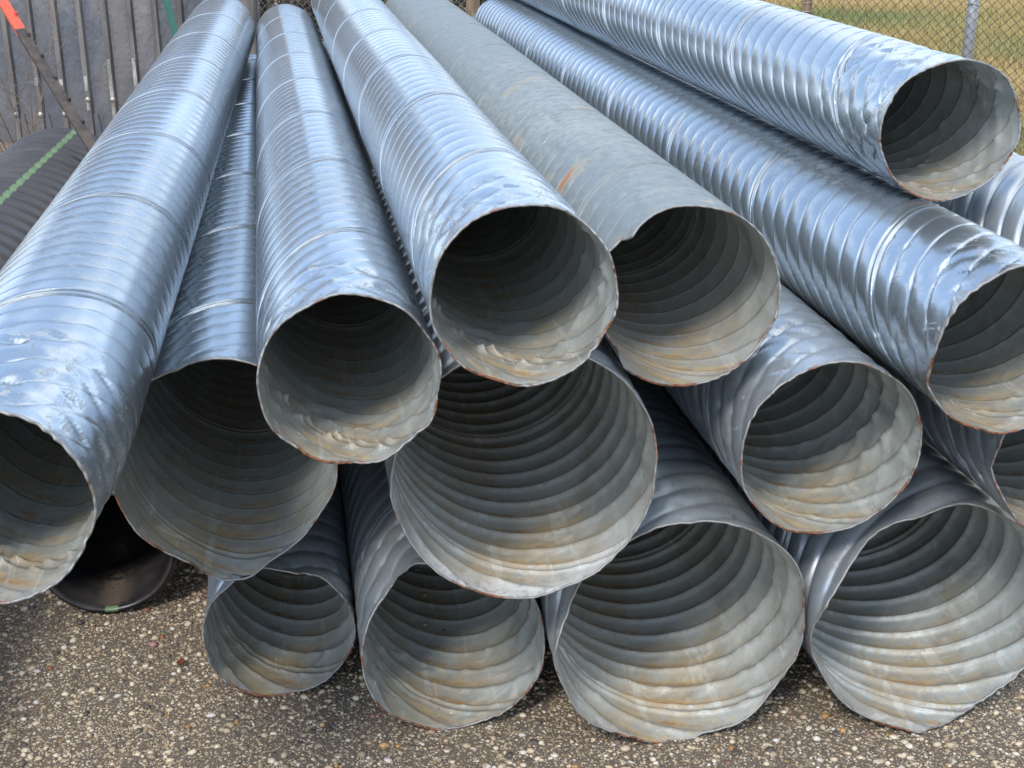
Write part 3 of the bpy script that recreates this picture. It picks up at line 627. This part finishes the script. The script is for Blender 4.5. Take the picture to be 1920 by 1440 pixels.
# ------------------------------------------------------------------ dark metal wall
k = MK('dark_sheet_metal'); n = k.noise(1.6, 5, .6, k.scaled((1.2, 1, .45))); f = k.noise(40, 4, .6); rr = k.rand()
c = k.mix(k.rng(n, .38, .66), (0.16, 0.175, 0.215), (0.29, 0.275, 0.27)); c = k.mix(k.math('MULTIPLY', rr, .35), c, (0.19, 0.19, 0.20))
c = k.mix(k.math('MULTIPLY', k.rng(f, .5, .7), .25), c, (0.26, 0.24, 0.22))
k.set(color=c, rough=k.fmix(n, .22, .42), metal=.6); k.bump(k.noise(3, 4, .6, k.scaled((1.5, 1, .8))), .5, .03); M_SHEET = k.m
k = MK('rib_metal'); n = k.noise(5, 5, .65, k.scaled((3, 1, .4))); k.set(color=k.mix(k.rng(n, .35, .65), (0.13, 0.12, 0.115), (0.24, 0.22, 0.205)), rough=.5, metal=.4); M_RIB = k.m
k = MK('rivet_metal'); k.set(color=(0.42, 0.42, 0.43), rough=.4, metal=.7); M_RIV = k.m
k = MK('scraped_aluminium'); n = k.noise(25, 5, .7, k.scaled((1, 1, .35))); k.set(color=k.mix(k.rng(n, .4, .6), (0.55, 0.53, 0.50), (0.28, 0.26, 0.24)), rough=.45, metal=.5); M_SCR = k.m
DW = 9.9; sp = 47.5 / F * DW
o0 = at_d(3.0, 0, DW); 
def wpt(u, z, off=0.0):   # wall coordinates: u metres right of the first rib, z height
    return Vector((o0.x, o0.y, 0)) + RT * u + Vector((0, 0, z)) + Vector((-RT.y, RT.x, 0)) * (-off)
wall = empty('metal_wall', wpt(0, 0), 'dark riveted sheet metal wall with upright ribs, upper left background', 'wall')
wrot = Matrix((RT, Vector((-RT.y, RT.x, 0)), Vector((0, 0, 1)))).transposed()
WH = 3.0
def zpx(y, u): # height on the wall plane seen at image row y
    p = wpt(u, 0); d0 = (p - CP).dot(FW)
    lo, hi = -1., 4.
    for _ in range(40):
        mid = (lo + hi) / 2; v = wpt(u, mid) - CP
        yy = 720 - F * v.dot(UP) / v.dot(FW)
        if yy > y: lo = mid
        else: hi = mid
    return lo
for i in range(-4, 11):
    u = i * sp
    if i < 10:
        m = MB(); m.box(wpt(u + sp / 2, WH / 2, -.01), (sp * .995, .012, WH), wrot); under(wall, m.build('panel', M_SHEET))
    m = MB(); w0 = .028
    pf = [(-w0, 0), (-w0 * .62, .026), (w0 * .62, .026), (w0, 0)]
    vs = [wpt(u + a_, z, b_ - .002) for z in (0, WH) for a_, b_ in pf]; m.add(vs, [(q, q + 1, q + 5, q + 4) for q in range(3)] + [(4, 5, 6, 7)])
    under(wall, m.build('rib', M_RIB))
m = MB()
for i in range(-2, 10):
    for sd_ in (-1, 1):
        for q in range(60):
            c0 = wpt(i * sp + sd_ * .042, .2 + q * .047, .004); m.add([c0 + wrot @ Vector((dx, -dy, dz)) for dx, dy, dz in ((-.0045, -.003, 0), (.0045, -.003, 0), (0, -.003, .0045), (0, -.003, -.0045), (0, .003, 0))], [(0, 3, 4), (3, 1, 4), (1, 2, 4), (2, 0, 4)])
o = under(wall, m.build('rivets', M_RIV)); o['kind'] = 'stuff'
for i, y0, y1 in ((4, 110, 182), (5, 108, 182), (3, 142, 170), (1, 145, 160), (4, 190, 235), (3, 188, 206), (2, 148, 160)):
    u = i * sp; za, zb = zpx(y1, u), zpx(y0, u); m = MB(); m.box(wpt(u, (za + zb) / 2, .0265), (.026, .005, zb - za), wrot); under(wall, m.build('scraped_strip', M_SCR))
for i, y0 in ((3, 186), (4, 186), (5, 186), (0, 214), (1, 214), (2, 213)):
    u = i * sp; z = zpx(y0, u); m = MB(); m.tube([wpt(u, z, .018), wpt(u, z, .036)], [.026, .016], 10); m.box(wpt(u, z - .035, .010), (.04, .02, .03), wrot); under(wall, m.build('bolt_cap', MK('bolt_white').m if False else M_SCR, None, True))
for i in range(0, 6):
    u = i * sp; z = zpx(228, u); m = MB()
    pf = [(-.085, -.15), (-.055, .06), (.055, .06), (.085, -.15)]
    vs = [wpt(u + a_, z + b_, h_) for h_ in (-.004, .006) for a_, b_ in pf]; m.add(vs, [(4, 5, 6, 7), (0, 1, 5, 4), (1, 2, 6, 5), (2, 3, 7, 6)]); under(wall, m.build('foot_plate', M_SHEET))
# grey corner column closing the wall
ce = at_d(452, 30, DW); m = MB(); m.box((ce.x, ce.y, 1.5), (.23, .2, 3.0), wrot); tag(m.build('corner_column', M_RIB), 'grey-brown metal column at the right end of the dark wall', 'column')
# ------------------------------------------------------------------ steel fence posts leaning on the pile
def tpost(label, pa, pb, wdt, matb, mat_tip=None, tip=.0, studs=True):
    pa, pb = Vector(pa), Vector(pb); ax = (pb - pa); L = ax.length; ay = ax.normalized()
    tocam = (CP - pa); tocam = (tocam - ay * tocam.dot(ay)).normalized(); sx = ay.cross(tocam).normalized()
    q = Quaternion(ay, math.radians(28)); tocam = q @ tocam; sx = q @ sx
    R = Matrix((sx, tocam, ay)).transposed(); root = empty('steel_post', pa, label, 'post')
    def part(name, z0, z1, mt):
        m = MB(); m.box(pa + ay * (z0 + z1) / 2, (wdt, .004, z1 - z0), R); m.box(pa + ay * (z0 + z1) / 2 - tocam * wdt * .45, (.005, wdt * .85, z1 - z0), R)
        m.box(pa + ay * (z0 + z1) / 2 - tocam * wdt * .9, (wdt * .22, .006, z1 - z0), R)
        o = under(root, m.build(name, mt))
    part('shaft', 0, L * (1 - tip), matb)
    if mat_tip: part('painted_tip', L * (1 - tip), L, mat_tip)
    if studs:
        n = int(L / .14)
        for i in range(n):
            z = (i + .5) * L / n; m = MB(); m.box(pa + ay * z + sx * wdt * .42 + tocam * .006, (wdt * .22, .016, .018), R @ Matrix.Rotation(.5, 3, 'X'))
            under(root, m.build('stud', mat_tip if (mat_tip and z > L * (1 - tip)) else matb))
    return root
k = MK('rusty_steel'); n = k.noise(14, 5, .7); k.set(color=k.mix(k.rng(n, .35, .65), (0.05, 0.042, 0.037), (0.11, 0.085, 0.07)), rough=.6, metal=.3); k.bump(n, .3, .003); M_RST = k.m
k = MK('orange_paint'); k.set(color=k.mix(k.noise(25, 4), (0.62, 0.10, 0.045), (0.48, 0.075, 0.04)), rough=.5); M_ORG = k.m
k = MK('green_paint'); k.set(color=k.mix(k.noise(12, 4), (0.02, 0.10, 0.07), (0.03, 0.13, 0.09)), rough=.5); M_GRN = k.m
tpost('brown studded steel post with an orange painted top, leaning against the leftmost metal pipe', at_d(212, 338, 6.1), at_d(-14, -30, 6.5), .052, M_RST, M_ORG, .24)
tpost('dark green steel post leaning in front of the dark wall behind the leftmost pipe', at_d(372, 220, 9.3), at_d(296, -60, 9.55), .045, M_GRN, studs=False)
print('tris', sum(len(o.data.loops) - 2 * len(o.data.polygons) for o in bpy.data.objects if o.type == 'MESH'))
